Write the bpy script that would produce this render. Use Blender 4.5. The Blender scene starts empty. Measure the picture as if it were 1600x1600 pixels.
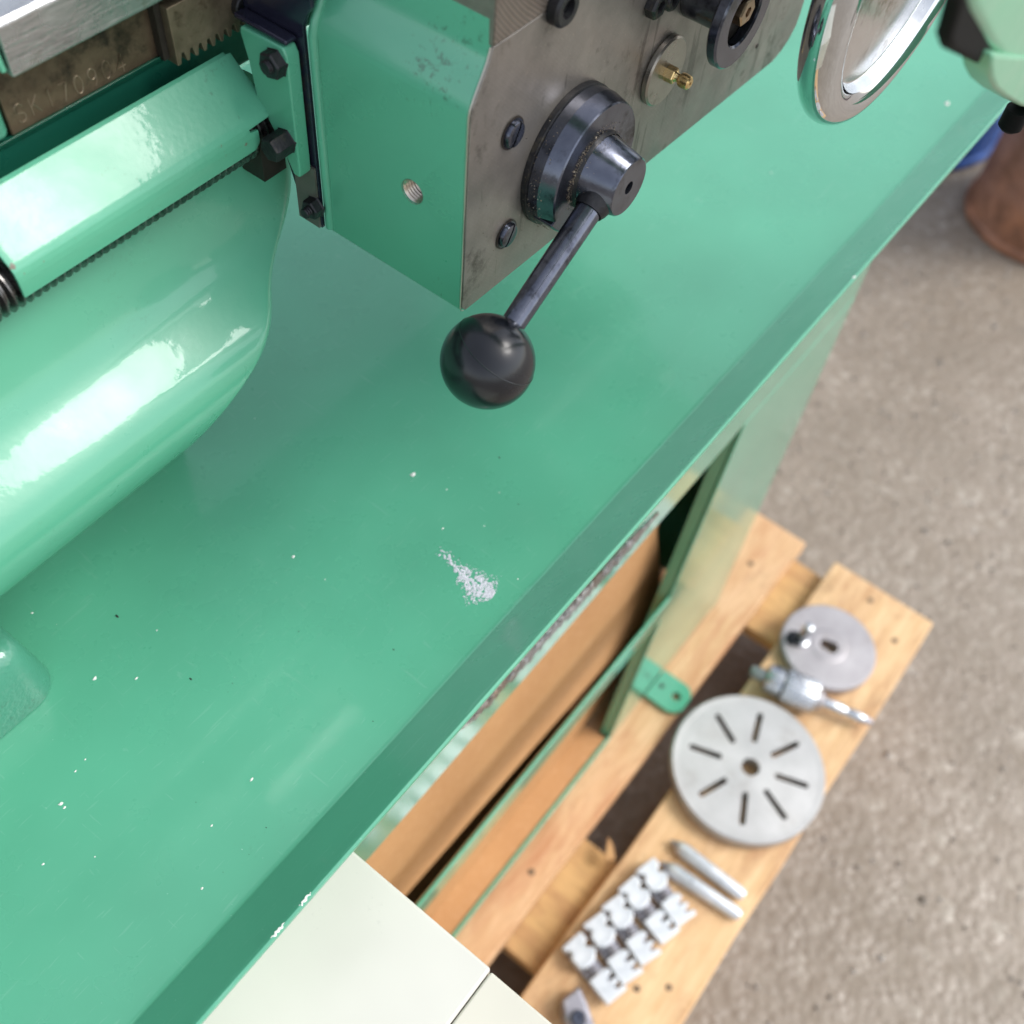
import bpy, bmesh, math, random
from math import sin, cos, pi, radians, hypot, sqrt
from mathutils import Vector, Matrix, noise
random.seed(7)
C = bpy.context.scene

# ------------------------------------------------------------------ camera
# world axes seen by the lens: X runs along the lathe bed, Y away from the operator, Z up
HC, F = .44, 1685.0                                  # lens height over the tray floor; focal length in 1600 px frame
AX = Vector((0.61299291, -0.62724856, 0.48041538))
AY = Vector((-0.78712718, -0.53742434, 0.30266462))
AD = Vector((-0.06834097, 0.56367927, 0.82316171))
def ray(px, py):
    r = Vector(((px-800)/F, (py-800)/F, 1))
    return Vector((r.dot(AX), r.dot(AY), -r.dot(AD)))
def P(px, py, **k):
    """the point of the plane x=.. / y=.. / z=.. measured at a pixel of the photograph"""
    r = ray(px, py); (a, v), = k.items()
    t = v/r.x if a == 'x' else v/r.y if a == 'y' else (v-HC)/r.z
    return Vector((r.x*t, r.y*t, r.z*t+HC))
cam = bpy.data.cameras.new('camera'); co = bpy.data.objects.new('camera', cam); C.collection.objects.link(co)
C.camera = co
M = Matrix(((AX[0], -AX[1], -AX[2]), (AY[0], -AY[1], -AY[2]), (-AD[0], AD[1], AD[2]))).to_4x4()
M.translation = (0, 0, HC); co.matrix_world = M
cam.sensor_width = 36; cam.lens = F/1600*36; cam.clip_start = .01; cam.clip_end = 500
cam.dof.use_dof = True; cam.dof.focus_distance = .425; cam.dof.aperture_fstop = 8.5

# ------------------------------------------------------------------ light
SUN_DIR = Vector((.38, -.50, .78)).normalized()       # towards the light
elev = math.asin(SUN_DIR.z); azim = math.atan2(SUN_DIR.x, SUN_DIR.y)
w = bpy.data.worlds.new('World'); C.world = w; w.use_nodes = True
nt = w.node_tree; bg = nt.nodes['Background']
sky = nt.nodes.new('ShaderNodeTexSky'); sky.sky_type = 'NISHITA'; sky.sun_disc = False
sky.sun_elevation = elev; sky.sun_rotation = azim; sky.air_density = 1.0; sky.dust_density = 1.5; sky.ozone_density = 1.0
hs = nt.nodes.new('ShaderNodeHueSaturation'); hs.inputs['Saturation'].default_value = .38
nt.links.new(sky.outputs[0], hs.inputs['Color']); nt.links.new(hs.outputs[0], bg.inputs[0])
bg.inputs[1].default_value = .15
sl = bpy.data.lights.new('sun', 'SUN'); so = bpy.data.objects.new('sun', sl); C.collection.objects.link(so)
sl.energy = 1.0; sl.angle = radians(24); sl.color = (1, .97, .93)
so.rotation_euler = SUN_DIR.to_track_quat('Z', 'Y').to_euler(); so.location = SUN_DIR*5
C.view_settings.view_transform = 'Standard'; C.view_settings.look = 'None'
C.view_settings.exposure = 1.06; C.view_settings.gamma = 1
C.render.engine = 'CYCLES'

# ------------------------------------------------------------------ materials
class N:
    def __init__(s, name):
        s.m = bpy.data.materials.new(name); s.m.use_nodes = True; s.t = s.m.node_tree
        s.b = s.t.nodes['Principled BSDF']; s.tc = s.t.nodes.new('ShaderNodeTexCoord').outputs['Object']
    def n(s, typ, **kw):
        o = s.t.nodes.new('ShaderNode'+typ)
        for k, v in kw.items(): setattr(o, k, v)
        return o
    def l(s, a, b): s.t.links.new(a, b)
    def noise(s, scale, detail=4, rough=.55, stretch=None, dist=0):
        o = s.n('TexNoise'); o.inputs['Scale'].default_value = scale; o.inputs['Detail'].default_value = detail
        o.inputs['Roughness'].default_value = rough; o.inputs['Distortion'].default_value = dist
        v = s.tc
        if stretch:
            mp = s.n('Mapping'); mp.inputs['Scale'].default_value = stretch; s.l(v, mp.inputs[0]); v = mp.outputs[0]
        s.l(v, o.inputs['Vector']); return o.outputs['Fac']
    def ramp(s, fac, stops):
        r = s.n('ValToRGB'); e = r.color_ramp.elements
        while len(e) < len(stops): e.new(.5)
        for i, (p, c) in enumerate(stops):
            e[i].position = p; e[i].color = (*c, 1) if not isinstance(c, (int, float)) else (c, c, c, 1)
        s.l(fac, r.inputs[0]); return r.outputs[0]
    def mix(s, fac, a, b):
        o = s.n('Mix', data_type='RGBA')
        if isinstance(fac, (int, float)): o.inputs[0].default_value = fac
        else: s.l(fac, o.inputs[0])
        for i, v in ((6, a), (7, b)):
            if isinstance(v, tuple): o.inputs[i].default_value = (*v, 1)
            else: s.l(v, o.inputs[i])
        return o.outputs[2]
    def math(s, op, a, b=None):
        o = s.n('Math', operation=op)
        for i, v in enumerate((a, b)):
            if v is None: continue
            if isinstance(v, (int, float)): o.inputs[i].default_value = v
            else: s.l(v, o.inputs[i])
        return o.outputs[0]
    def bump(s, h, strength, dist=.001, prev=None):
        o = s.n('Bump'); o.inputs['Strength'].default_value = strength; o.inputs['Distance'].default_value = dist
        s.l(h, o.inputs['Height'])
        if prev: s.l(prev, o.inputs['Normal'])
        return o.outputs[0]
    def set(s, **kw):
        for k, v in kw.items():
            i = s.b.inputs[k.replace('_', ' ')]
            if isinstance(v, (int, float)): i.default_value = v
            elif isinstance(v, tuple): i.default_value = (*v, 1)
            else: s.l(v, i)
        return s.m

GREEN = (.094, .375, .232)
def paint(name, col=GREEN, rough=.22, peel=.25, peel_scale=260, dirt=.5, coat=.5, coat_rough=.04, chips=False, scratch=False, broad=True):
    m = N(name)
    big = m.noise(9, 3); fine = m.noise(900, 2)
    c2 = tuple(v*.86 for v in col); c = m.mix(m.ramp(big, [(.35, 0), (.7, 1)]), col, c2)
    d = m.ramp(m.math('MULTIPLY', m.noise(420, 5, .7), m.noise(22, 3)), [(.36, 0), (.43, 1)])
    c = m.mix(m.math('MULTIPLY', d, dirt), c, (.035, .045, .03))
    if chips:
        ch = m.ramp(m.math('MULTIPLY', m.noise(210, 6, .7), m.noise(30, 2)), [(.375, 0), (.385, 1)])
        c = m.mix(ch, c, (.16, .14, .1))
    r = m.ramp(m.noise(40, 4), [(.3, rough*.8), (.75, rough*1.35)])
    if scratch:
        s1 = m.ramp(m.noise(60, 3, .5, (1.2, 14, 14), .3), [(.655, 0), (.675, 1)])
        s2 = m.ramp(m.noise(48, 3, .5, (10, 1.1, 10), .6), [(.69, 0), (.70, 1)])
        s4 = m.ramp(m.noise(150, 2, .5, (.12, 2.2, 1), .2), [(.72, 0), (.73, 1)])
        s3 = m.ramp(m.noise(700, 1), [(.80, 0), (.82, 1)])
        sc = m.math('MAXIMUM', m.math('MULTIPLY', m.math('MAXIMUM', m.math('MAXIMUM', s1, s2), s4), .07), m.math('MULTIPLY', s3, .5))
        c = m.mix(sc, c, (.5, .68, .58))
        r = m.math('ADD', r, m.math('MULTIPLY', m.ramp(m.noise(7, 3, .6), [(.4, 0), (.7, 1)]), .12))
    b = m.bump(m.noise(peel_scale, 2, .4), peel, .0003)
    if broad: b = m.bump(m.noise(18, 2, .4), peel*.5, .002, b)
    return m.set(Base_Color=c, Roughness=r, Normal=b, Coat_Weight=coat, Coat_Roughness=coat_rough, Coat_Normal=b)
def metal(name, a, b2, rough=.35, metallic=1.0, scale=60, stain=None, bump=.15, lines=None, bscale=500):
    m = N(name)
    c = m.mix(m.ramp(m.noise(scale, 6, .65), [(.3, 0), (.72, 1)]), a, b2)
    if stain:
        c = m.mix(m.ramp(m.math('MULTIPLY', m.noise(150, 6, .7), m.noise(25, 3)), [(.28, 0), (.4, 1)]), c, stain)
    r = m.ramp(m.noise(scale*2, 5), [(.3, rough*.75), (.75, rough*1.3)])
    h = m.bump(m.noise(bscale, 4, .6), bump, .0003)
    if lines:
        h = m.bump(m.noise(90, 3, .5, lines), bump*2, .0004, h)
    return m.set(Base_Color=c, Metallic=metallic, Roughness=r, Normal=h)

G_TRAY = paint('tray_green_paint', rough=.26, peel=.08, peel_scale=150, dirt=.07, scratch=True, coat=.35, coat_rough=.07)
G_CAST = paint('casting_green_paint', peel=.16, dirt=.10, coat=.42, coat_rough=.05, rough=.3)
G_GUARD = paint('guard_green_paint', peel=.25, peel_scale=420, dirt=.4, chips=True, rough=.35, coat=.26, coat_rough=.05)
G_APRON = paint('apron_green_paint', peel=.12, dirt=.55, rough=.3, coat=.35, coat_rough=.12)
G_ROUGH = paint('rough_green_paint', (.065, .26, .17), peel=.9, peel_scale=520, dirt=.3, rough=.3)
G_STAND = paint('stand_green_paint', (.085, .36, .225), rough=.18, peel=.04, dirt=.15, coat=.7, coat_rough=.09, broad=False)
G_DARK = paint('bed_green_paint', (.012, .12, .075), rough=.3, peel=.5, dirt=.8)
G_PALE = paint('pale_green_paint', (.17, .44, .27), rough=.35, peel=.2, dirt=.2, coat=.3)

def apron_plate_mat():
    m = N('milled_grey_steel')
    c = m.mix(m.ramp(m.noise(45, 6, .65), [(.3, 0), (.7, 1)]), (.20, .185, .168), (.30, .275, .25))
    ln = m.ramp(m.noise(20, 5, .6, (7, 1, .7), .5), [(.60, 0), (.635, 1)]); c = m.mix(m.math('MULTIPLY', ln, .55), c, (.07, .06, .05))
    st = m.ramp(m.math('MULTIPLY', m.noise(120, 7, .75), m.noise(28, 4)), [(.30, 0), (.42, 1)])
    c = m.mix(m.math('MULTIPLY', st, .75), c, (.045, .036, .028))
    gr = m.ramp(m.noise(70, 6, .7, (1.6, 1, .55)), [(.62, 0), (.72, 1)])
    c = m.mix(m.math('MULTIPLY', gr, .45), c, (.06, .05, .035))
    sp = m.ramp(m.noise(1500, 1), [(.74, 0), (.77, 1)])
    c = m.mix(sp, c, (.42, .38, .3))
    wv = m.n('TexWave', wave_type='BANDS', bands_direction='DIAGONAL'); wv.inputs['Scale'].default_value = 330
    wv.inputs['Distortion'].default_value = 1.2; wv.inputs['Detail'].default_value = 2
    m.l(m.tc, wv.inputs['Vector'])
    b = m.bump(wv.outputs['Fac'], .07, .0002); b = m.bump(m.noise(500, 5, .65), .2, .0003, b)
    return m.set(Base_Color=c, Metallic=.7, Roughness=m.ramp(m.noise(60, 5), [(.3, .28), (.75, .5)]), Normal=b)
def ring_milled():
    m = N('ring_milled_steel')
    c = m.mix(m.ramp(m.noise(60, 6), [(.3, 0), (.7, 1)]), (.24, .20, .17), (.36, .31, .27))
    wv = m.n('TexWave', wave_type='RINGS', rings_direction='Y'); wv.inputs['Scale'].default_value = 210
    wv.inputs['Distortion'].default_value = .6
    mp = m.n('Mapping'); mp.inputs['Location'].default_value = (-.31, 0, -.30); m.l(m.tc, mp.inputs[0]); m.l(mp.outputs[0], wv.inputs['Vector'])
    c = m.mix(m.math('MULTIPLY', wv.outputs['Fac'], .5), c, (.12, .10, .085))
    b = m.bump(wv.outputs['Fac'], .5, .0003)
    return m.set(Base_Color=c, Metallic=.75, Roughness=.4, Normal=b)
PLATE = apron_plate_mat(); RINGS = ring_milled()
BLACK = metal('blued_black_steel', (.075, .082, .108), (.14, .15, .185), .2, .9, 80, (.006, .006, .006), .12)
GRUB = metal('oily_black_steel', (.012, .012, .014), (.03, .03, .033), .42, .5, 200, (.10, .085, .06), .8)
PLASTIC = metal('black_bakelite', (.003, .004, .006), (.009, .010, .013), .22, 0, 40, None, .1)
RIM = metal('bare_edge_steel', (.5, .47, .42), (.6, .58, .52), .35)
GRIND = metal('ground_bed_steel', (.42, .42, .42), (.58, .58, .58), .28, .95, 40, (.25, .2, .13), .25, lines=(1, 12, 12))
BROWN = metal('oil_stained_iron', (.085, .058, .036), (.16, .12, .075), .42, .6, 90, (.03, .024, .016), .5)
RACKM = metal('rack_iron', (.15, .115, .075), (.27, .22, .15), .42, .7, 70, (.05, .03, .015), .5)
DARKFACE = metal('dark_shade_and_dirt', (.012, .010, .008), (.03, .025, .018), .5, .3)
SILVER = metal('dull_machined_steel', (.42, .42, .42), (.52, .52, .52), .5, .6, 26, None, .1)
SILVER2 = metal('greyer_machined_steel', (.33, .31, .32), (.42, .40, .41), .5, .6, 26, None, .1)
def turned(name, a, b2, cx, cy, rough):
    m = N(name); c = m.mix(m.ramp(m.noise(26, 6, .65), [(.3, 0), (.72, 1)]), a, b2)
    wv = m.n('TexWave', wave_type='RINGS', rings_direction='Z'); wv.inputs['Scale'].default_value = 95; wv.inputs['Distortion'].default_value = .4
    mp = m.n('Mapping'); mp.inputs['Location'].default_value = (-cx, -cy, 0); m.l(m.tc, mp.inputs[0]); m.l(mp.outputs[0], wv.inputs['Vector'])
    c = m.mix(m.math('MULTIPLY', wv.outputs['Fac'], .16), c, (.2, .19, .18))
    st = m.ramp(m.noise(16, 6, .75), [(.54, 0), (.68, 1)]); c = m.mix(m.math('MULTIPLY', st, .4), c, (.24, .21, .18))
    return m.set(Base_Color=c, Metallic=.65, Roughness=rough, Normal=m.bump(wv.outputs['Fac'], .3, .0004))
SILVER_T = turned('turned_grey_steel', (.38, .375, .37), (.49, .485, .48), .5406, .004, .48)
SILVER2_T = turned('turned_mauve_steel', (.32, .30, .31), (.43, .41, .42), .7305, .0057, .5)
BRIGHT = metal('bright_steel', (.42, .44, .46), (.62, .64, .66), .26, .9, 50, None, .05)
WASHER = metal('worn_washer_steel', (.26, .24, .21), (.40, .37, .33), .35, .9, 90, (.12, .1, .08), .3)
BRASS = metal('brass', (.62, .42, .17), (.75, .56, .28), .28, 1, 120, (.3, .18, .07), .1)
CHROME = metal('chrome', (.58, .60, .62), (.66, .68, .70), .07, 1, 30, None, .02)
CHROME2 = metal('worn_chrome', (.62, .61, .60), (.75, .74, .73), .16, 1, 60, (.30, .27, .22), .08, bscale=800)
JAW = metal('jaw_steel', (.52, .55, .57), (.70, .72, .74), .35, .55, 60, None, .1)
JAWD = metal('jaw_dark_steel', (.30, .29, .32), (.42, .41, .44), .45, .7, 60, None, .1)
WORN = metal('scraped_bare_metal', (.035, .03, .03), (.30, .29, .29), .3, .8, 130, (.10, .05, .03), .9, bscale=200)
CREAM = paint('cream_enamel', (.645, .625, .555), rough=.35, peel=.04, dirt=.1, coat=.25, coat_rough=.15)
CREAM2 = paint('cream_enamel_front', (.63, .60, .50), rough=.35, peel=.04, dirt=.1, coat=.25, coat_rough=.15)
MATTE = N('matte_black').set(Base_Color=(.0015, .002, .002), Roughness=.7, Specular_IOR_Level=.15)
DARK = N('dark_interior').set(Base_Color=(.01, .01, .01), Roughness=.8)
VOIDM = N('engraved_dark').set(Base_Color=(.02, .014, .01), Roughness=.5)
FLAKE = metal('pale_flaked_residue', (.40, .40, .44), (.74, .74, .78), .5, .1, 900, (.3, .3, .33), .9)
CRUMB = N('pale_crumb').set(Base_Color=(.75, .74, .68), Roughness=.5)

def wood(name, a, b2, stain=(.36, .17, .075), grain=(1, 9, 9)):
    m = N(name)
    g = m.noise(14, 6, .6, grain, .8); g2 = m.noise(55, 5, .7, grain)
    c = m.mix(m.ramp(g, [(.32, 0), (.68, 1)]), a, b2)
    c = m.mix(m.math('MULTIPLY', m.ramp(g2, [(.5, 0), (.8, 1)]), .35), c, tuple(v*.45 for v in a))
    st = m.ramp(m.noise(7, 6, .75, tuple(v**.4 for v in grain), .5), [(.46, 0), (.66, 1)])
    c = m.mix(m.math('MULTIPLY', st, .62), c, stain)
    dk = m.ramp(m.noise(17, 6, .75), [(.58, 0), (.72, 1)]); c = m.mix(m.math('MULTIPLY', dk, .5), c, tuple(v*.45 for v in b2))
    return m.set(Base_Color=c, Roughness=.75, Normal=m.bump(g2, .4, .001))
NAIL = metal('rusty_nail', (.14, .09, .05), (.22, .15, .09), .6, .3)
WOOD_A = wood('plank_pine_weathered', (.70, .46, .26), (.54, .30, .14), (.42, .15, .06))
WOOD_B = wood('plank_pine_pale', (.76, .52, .29), (.60, .37, .18))
WOOD_C = wood('crossboard_pine', (.66, .42, .18), (.52, .32, .13), grain=(9, 1, 9))
def board_mat():
    m = N('brown_hardboard')
    c = m.mix(m.ramp(m.noise(8, 5, .6), [(.3, 0), (.7, 1)]), (.40, .20, .075), (.50, .27, .11))
    c = m.mix(m.math('MULTIPLY', m.ramp(m.noise(160, 5, .75), [(.5, 0), (.75, 1)]), .4), c, (.66, .42, .24))
    return m.set(Base_Color=c, Roughness=.75, Normal=m.bump(m.noise(300, 3), .2, .0005))
BOARD = board_mat()
def ground_mat():
    m = N('wet_tarmac')
    v = m.n('TexVoronoi'); v.inputs['Scale'].default_value = 95; m.l(m.tc, v.inputs['Vector'])
    cellv = m.n('SeparateColor'); m.l(v.outputs['Color'], cellv.inputs[0])
    c = m.ramp(cellv.outputs[0], [(0, (.215, .17, .125)), (.45, (.265, .215, .165)), (.85, (.32, .27, .215)), (1, (.46, .41, .34))])
    c = m.mix(.45, c, (.27, .222, .172))
    c = m.mix(m.math('MULTIPLY', m.ramp(m.noise(5, 7, .7), [(.38, 0), (.66, 1)]), .75), c, (.20, .162, .12))
    # moss and rust staining round the drums
    def blob(x, y, r, lo, hi):
        s = m.n('VectorMath', operation='DISTANCE'); m.l(m.tc, s.inputs[0]); s.inputs[1].default_value = (x, y, 0)
        q = m.math('DIVIDE', s.outputs['Value'], r)
        q = m.math('ADD', q, m.math('MULTIPLY', m.noise(14, 5, .7), .6))
        return m.ramp(q, [(lo, 1), (hi, 0)])
    c = m.mix(m.math('MULTIPLY', blob(1.50, .26, .60, .60, 1.1), .75), c, (.16, .135, .045))
    c = m.mix(m.math('MULTIPLY', blob(1.80, .13, .42, .70, 1.15), .85), c, (.34, .17, .07))
    bl = m.ramp(m.noise(11, 2, .4), [(.78, 0), (.80, 1)]); c = m.mix(m.math('MULTIPLY', bl, .3), c, (.10, .11, .13))
    h = m.math('ADD', m.math('MULTIPLY', v.outputs['Distance'], -1.0), m.noise(30, 5))
    return m.set(Base_Color=c, Roughness=m.ramp(m.noise(40, 4), [(.3, .35), (.7, .75)]), Normal=m.bump(h, .35, .005))
GROUND = ground_mat()
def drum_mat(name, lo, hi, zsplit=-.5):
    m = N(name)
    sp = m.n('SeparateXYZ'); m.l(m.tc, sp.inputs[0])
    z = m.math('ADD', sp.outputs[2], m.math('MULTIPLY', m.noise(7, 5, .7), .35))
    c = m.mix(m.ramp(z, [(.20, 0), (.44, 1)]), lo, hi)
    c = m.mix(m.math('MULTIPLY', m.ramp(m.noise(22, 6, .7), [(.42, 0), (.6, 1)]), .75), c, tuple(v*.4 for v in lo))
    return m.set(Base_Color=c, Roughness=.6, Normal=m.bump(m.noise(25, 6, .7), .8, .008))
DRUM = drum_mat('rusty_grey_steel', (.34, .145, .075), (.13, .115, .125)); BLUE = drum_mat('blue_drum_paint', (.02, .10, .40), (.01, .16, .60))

# ------------------------------------------------------------------ mesh helpers
def link(o, parent=None):
    C.collection.objects.link(o)
    if parent:
        o.parent = parent; o.matrix_parent_inverse = parent.matrix_world.inverted()
    return o
def root(name, label, cat, loc, group=None):
    o = bpy.data.objects.new(name, None); o.location = loc; o.matrix_world = Matrix.Translation(loc)
    o['label'] = label; o['category'] = cat; o.empty_display_size = .02
    if group: o['group'] = group
    return link(o)
def tag(o, label, cat, group=None):
    o['label'] = label; o['category'] = cat
    if group: o['group'] = group
    return o
def mk(name, verts, faces, mat, parent=None, smooth=35, bevel=0, segs=2, sub=0, label=None):
    me = bpy.data.meshes.new(name); me.from_pydata([tuple(v) for v in verts], [], faces)
    bm = bmesh.new(); bm.from_mesh(me); bmesh.ops.remove_doubles(bm, verts=bm.verts, dist=1e-6)
    bmesh.ops.recalc_face_normals(bm, faces=bm.faces); bm.to_mesh(me); bm.free()
    me.materials.append(mat)
    if smooth:
        me.polygons.foreach_set('use_smooth', [True]*len(me.polygons))
        me.set_sharp_from_angle(angle=radians(smooth))
    o = bpy.data.objects.new(name, me); link(o, parent)
    if bevel:
        b = o.modifiers.new('bevel', 'BEVEL'); b.width = bevel; b.segments = segs; b.limit_method = 'ANGLE'; b.angle_limit = radians(30)
        b.harden_normals = bool(smooth)
    if sub:
        s = o.modifiers.new('sub', 'SUBSURF'); s.levels = s.render_levels = sub
    if label: o['label'] = label
    return o
class B:
    """collects shapes that belong to one rigid part"""
    def __init__(s): s.v = []; s.f = []
    def add(s, v, f):
        k = len(s.v); s.v += [Vector(q) for q in v]; s.f += [[i+k for i in q] for q in f]; return s
    def box(s, a, b):
        (x0, y0, z0), (x1, y1, z1) = a, b
        return s.add([(x0,y0,z0),(x1,y0,z0),(x1,y1,z0),(x0,y1,z0),(x0,y0,z1),(x1,y0,z1),(x1,y1,z1),(x0,y1,z1)],
                     [(0,3,2,1),(4,5,6,7),(0,1,5,4),(1,2,6,5),(2,3,7,6),(3,0,4,7)])
    def prism(s, pts, vec):
        n = len(pts); pts = [Vector(p) for p in pts]; vec = Vector(vec)
        return s.add(pts+[p+vec for p in pts], [list(range(n)), list(range(2*n-1, n-1, -1))]+[(i, (i+1) % n, (i+1) % n+n, i+n) for i in range(n)])
    def lathe(s, prof, org, axis, n=48, cap0=True, cap1=True, fn=None):
        axis = Vector(axis).normalized(); u = axis.orthogonal().normalized()
        if abs(axis.x) < .9: u = (Vector((1,0,0))-axis*axis.x).normalized()
        w_ = axis.cross(u); org = Vector(org); v = []; f = []
        for r, h in prof:
            for i in range(n):
                a = 2*pi*i/n; rr = r*(fn(a, h) if fn else 1)
                v.append(org+axis*h+(u*cos(a)+w_*sin(a))*rr)
        m = len(prof)
        for j in range(m-1):
            for i in range(n):
                f.append((j*n+i, j*n+(i+1) % n, (j+1)*n+(i+1) % n, (j+1)*n+i))
        if cap0: f.append(list(range(n))[::-1])
        if cap1: f.append([(m-1)*n+i for i in range(n)])
        return s.add(v, f)
    def tube(s, pts, r, n=8, closed=False):
        pts = [Vector(p) for p in pts]; m = len(pts); v = []; f = []; up = None
        for i, p in enumerate(pts):
            t = (pts[min(i+1, m-1)]-pts[max(i-1, 0)]).normalized()
            if up is None: up = t.orthogonal().normalized()
            up = (up-t*up.dot(t)).normalized(); w_ = t.cross(up)
            rr = r(i/(m-1)) if callable(r) else r
            v += [p+(up*cos(2*pi*k/n)+w_*sin(2*pi*k/n))*rr for k in range(n)]
        for j in range(m-1):
            for i in range(n): f.append((j*n+i, j*n+(i+1) % n, (j+1)*n+(i+1) % n, (j+1)*n+i))
        f.append(list(range(n))[::-1]); f.append([(m-1)*n+i for i in range(n)])
        return s.add(v, f)
    def make(s, name, mat, parent=None, **k): return mk(name, s.v, s.f, mat, parent, **k)
def box(name, a, b, mat, parent=None, **k): return B().box(a, b).make(name, mat, parent, **k)
def cut(o, *tools):
    """carve holes once, at build time"""
    for t in tools:
        md = o.modifiers.new('hole', 'BOOLEAN'); md.object = t; md.operation = 'DIFFERENCE'; md.solver = 'EXACT'
    dg = bpy.context.evaluated_depsgraph_get(); dg.update()
    me = bpy.data.meshes.new_from_object(o.evaluated_get(dg)); o.modifiers.clear(); o.data = me
    for t in tools: bpy.data.objects.remove(t)
    wn = o.modifiers.new('wn', 'WEIGHTED_NORMAL'); wn.keep_sharp = True; wn.weight = 100
    me.polygons.foreach_set('use_smooth', [True]*len(me.polygons)); me.set_sharp_from_angle(angle=radians(30))
    return o
def jit(o, amt, sc=40):
    for v in o.data.vertices:
        n_ = noise.noise_vector(v.co*sc); v.co += n_*amt

# ================================================================== GROUND
GZ, PZ = -.81, -.67
g = mk('ground', [(-60,-60,GZ),(60,-60,GZ),(60,60,GZ),(-60,60,GZ)], [(0,1,2,3)], GROUND, smooth=0); g['kind'] = 'structure'
g.location = (0, 0, 0)
# loose grit on the tarmac
def grit():
    b = B(); rnd = random.Random(3)
    for i in range(2600):
        x = rnd.uniform(.2, 2.6); y = rnd.uniform(-1.0, 1.0)
        if x < .87 and y > -.1: continue
        r = rnd.uniform(.0015, .0055)*(1 if rnd.random() < .93 else 1.6)
        c = Vector((x, y, GZ+r*.2)); v = [c+Vector((0, 0, r*.7))]
        k = 5; a0 = rnd.random()*6
        v += [c+Vector((cos(a0+2*pi*j/k)*r*rnd.uniform(.6, 1.1), sin(a0+2*pi*j/k)*r*rnd.uniform(.6, 1.1), -r*.2)) for j in range(k)]
        b.add(v, [(0, 1+j, 1+(j+1) % k) for j in range(k)])
    m = N('grit'); 
    v = m.noise(60, 3); return b.make('grit', m.set(Base_Color=m.ramp(v, [(.35, (.18,.15,.115)), (.55, (.27,.235,.20)), (.72, (.44,.41,.37))]), Roughness=.6), smooth=0)
gr = grit(); gr['kind'] = 'stuff'; gr['label'] = 'loose pale grit scattered over the brown grey tarmac'; gr['category'] = 'grit'

# ================================================================== DRUMS behind
def drum(name, x, y, mat, label, hgt=.88, r=.13):
    o = root(name, label, 'drum', (x, y, GZ))
    prof = [(r-.01, 0), (r+.006, .004), (r+.006, .014), (r, .02)]
    for zz in (.40, .66): prof += [(r, zz-.02), (r+.012, zz-.008), (r+.012, zz+.008), (r, zz+.02)]
    prof += [(r, hgt-.02), (r+.006, hgt-.014), (r+.006, hgt-.004), (r-.01, hgt), (r-.012, hgt-.012)]
    B().lathe(prof, (0,0,0), (0,0,1), 64).make('drum_shell', mat).parent = o
    B().lathe([(.03, 0), (.03, .012), (.024, .014)], (r*.55, 0, hgt-.014), (0,0,1), 16).make('bung', mat).parent = o
    return o
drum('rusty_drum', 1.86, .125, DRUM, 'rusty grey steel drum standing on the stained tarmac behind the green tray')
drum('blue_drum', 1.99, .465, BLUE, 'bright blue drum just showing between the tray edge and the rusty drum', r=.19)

# ================================================================== PALLET
pal = root('pallet', 'wooden pallet on the tarmac carrying the green machine stand', 'pallet', (.2, .2, GZ))
def plank(x0, x1, y0, y1, z0, z1, mat, nails=(), alongx=True, seed=0):
    rnd = random.Random(seed); n = 14; V = []; b = B()
    L = []
    for i in range(n+1):
        t = i/n
        w0 = rnd.uniform(-.0012, .0012); w1 = rnd.uniform(-.0012, .0012)
        if alongx: x = x0+(x1-x0)*t; L.append([(x, y0+w0, z0), (x, y1+w1, z0), (x, y1+w1, z1+w0*.4), (x, y0+w0, z1+w1*.4)])
        else: y = y0+(y1-y0)*t; L.append([(x0+w0, y, z0), (x1+w1, y, z0), (x1+w1, y, z1+w0*.4), (x0+w0, y, z1+w1*.4)])
    v = [p for q in L for p in q]; f = []
    for i in range(n):
        for k in range(4): f.append((i*4+k, i*4+(k+1) % 4, (i+1)*4+(k+1) % 4, (i+1)*4+k))
    f += [(0,1,2,3), (n*4+3, n*4+2, n*4+1, n*4)]
    o = mk('plank', v, f, mat, pal, bevel=.003, smooth=40)
    for (nx, ny) in nails:
        B().lathe([(.0036, 0), (.0036, .0008), (.003, .0012)], (nx, ny, z1-.0002), (0,0,1), 10).make('nail_head', NAIL, o)
    return o
plank(-.45, .8525, -.0787, .0565, PZ-.022, PZ, WOOD_B, [(.8296,-.0039),(.7986,-.0523),(.2857,-.0272),(.3063,-.051)], seed=1)
plank(-.45, .8535, .0985, .196, PZ-.022, PZ-.001, WOOD_A, [(.7796,.1368),(.31,.12)], seed=2)
for k in range(2, 5): plank(-.45, .853, .0985+.115*(k-1), .0985+.115*(k-1)+.10, PZ-.022, PZ, WOOD_A, seed=k+1)
ZC = PZ-.0225
xr = P(1165, 978, z=ZC).x; xl = P(920, 1312, z=ZC).x; xh = P(802, 1492, z=ZC).x
plank(xr, .838, -.07, .55, ZC-.02, ZC, WOOD_C, alongx=False, seed=9)
plank(xh, xl, -.07, .55, ZC-.02, ZC, WOOD_C, alongx=False, seed=10)
plank(-.42, -.28, -.07, .55, ZC-.02, ZC, WOOD_C, alongx=False, seed=11)
for x in (xr+.005, xh+.005, -.40):
    for y in (-.06, .17, .42):
        o = box('bearer_block', (x, y, GZ+.021), (x+.12, y+.11, ZC-.0205), WOOD_A, pal, bevel=.003)
for y in (-.06, .17, .42): plank(-.45, .85, y, y+.1, GZ+.002, GZ+.0205, WOOD_A, seed=int(y*100)+40)
sp_ = B().prism([P(945,1345,z=PZ+.001), P(962,1342,z=PZ+.001), P(957,1318,z=PZ+.001), P(951,1308,z=PZ+.001)], (0,0,-.006)).make('splinter', WOOD_C, pal)

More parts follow.
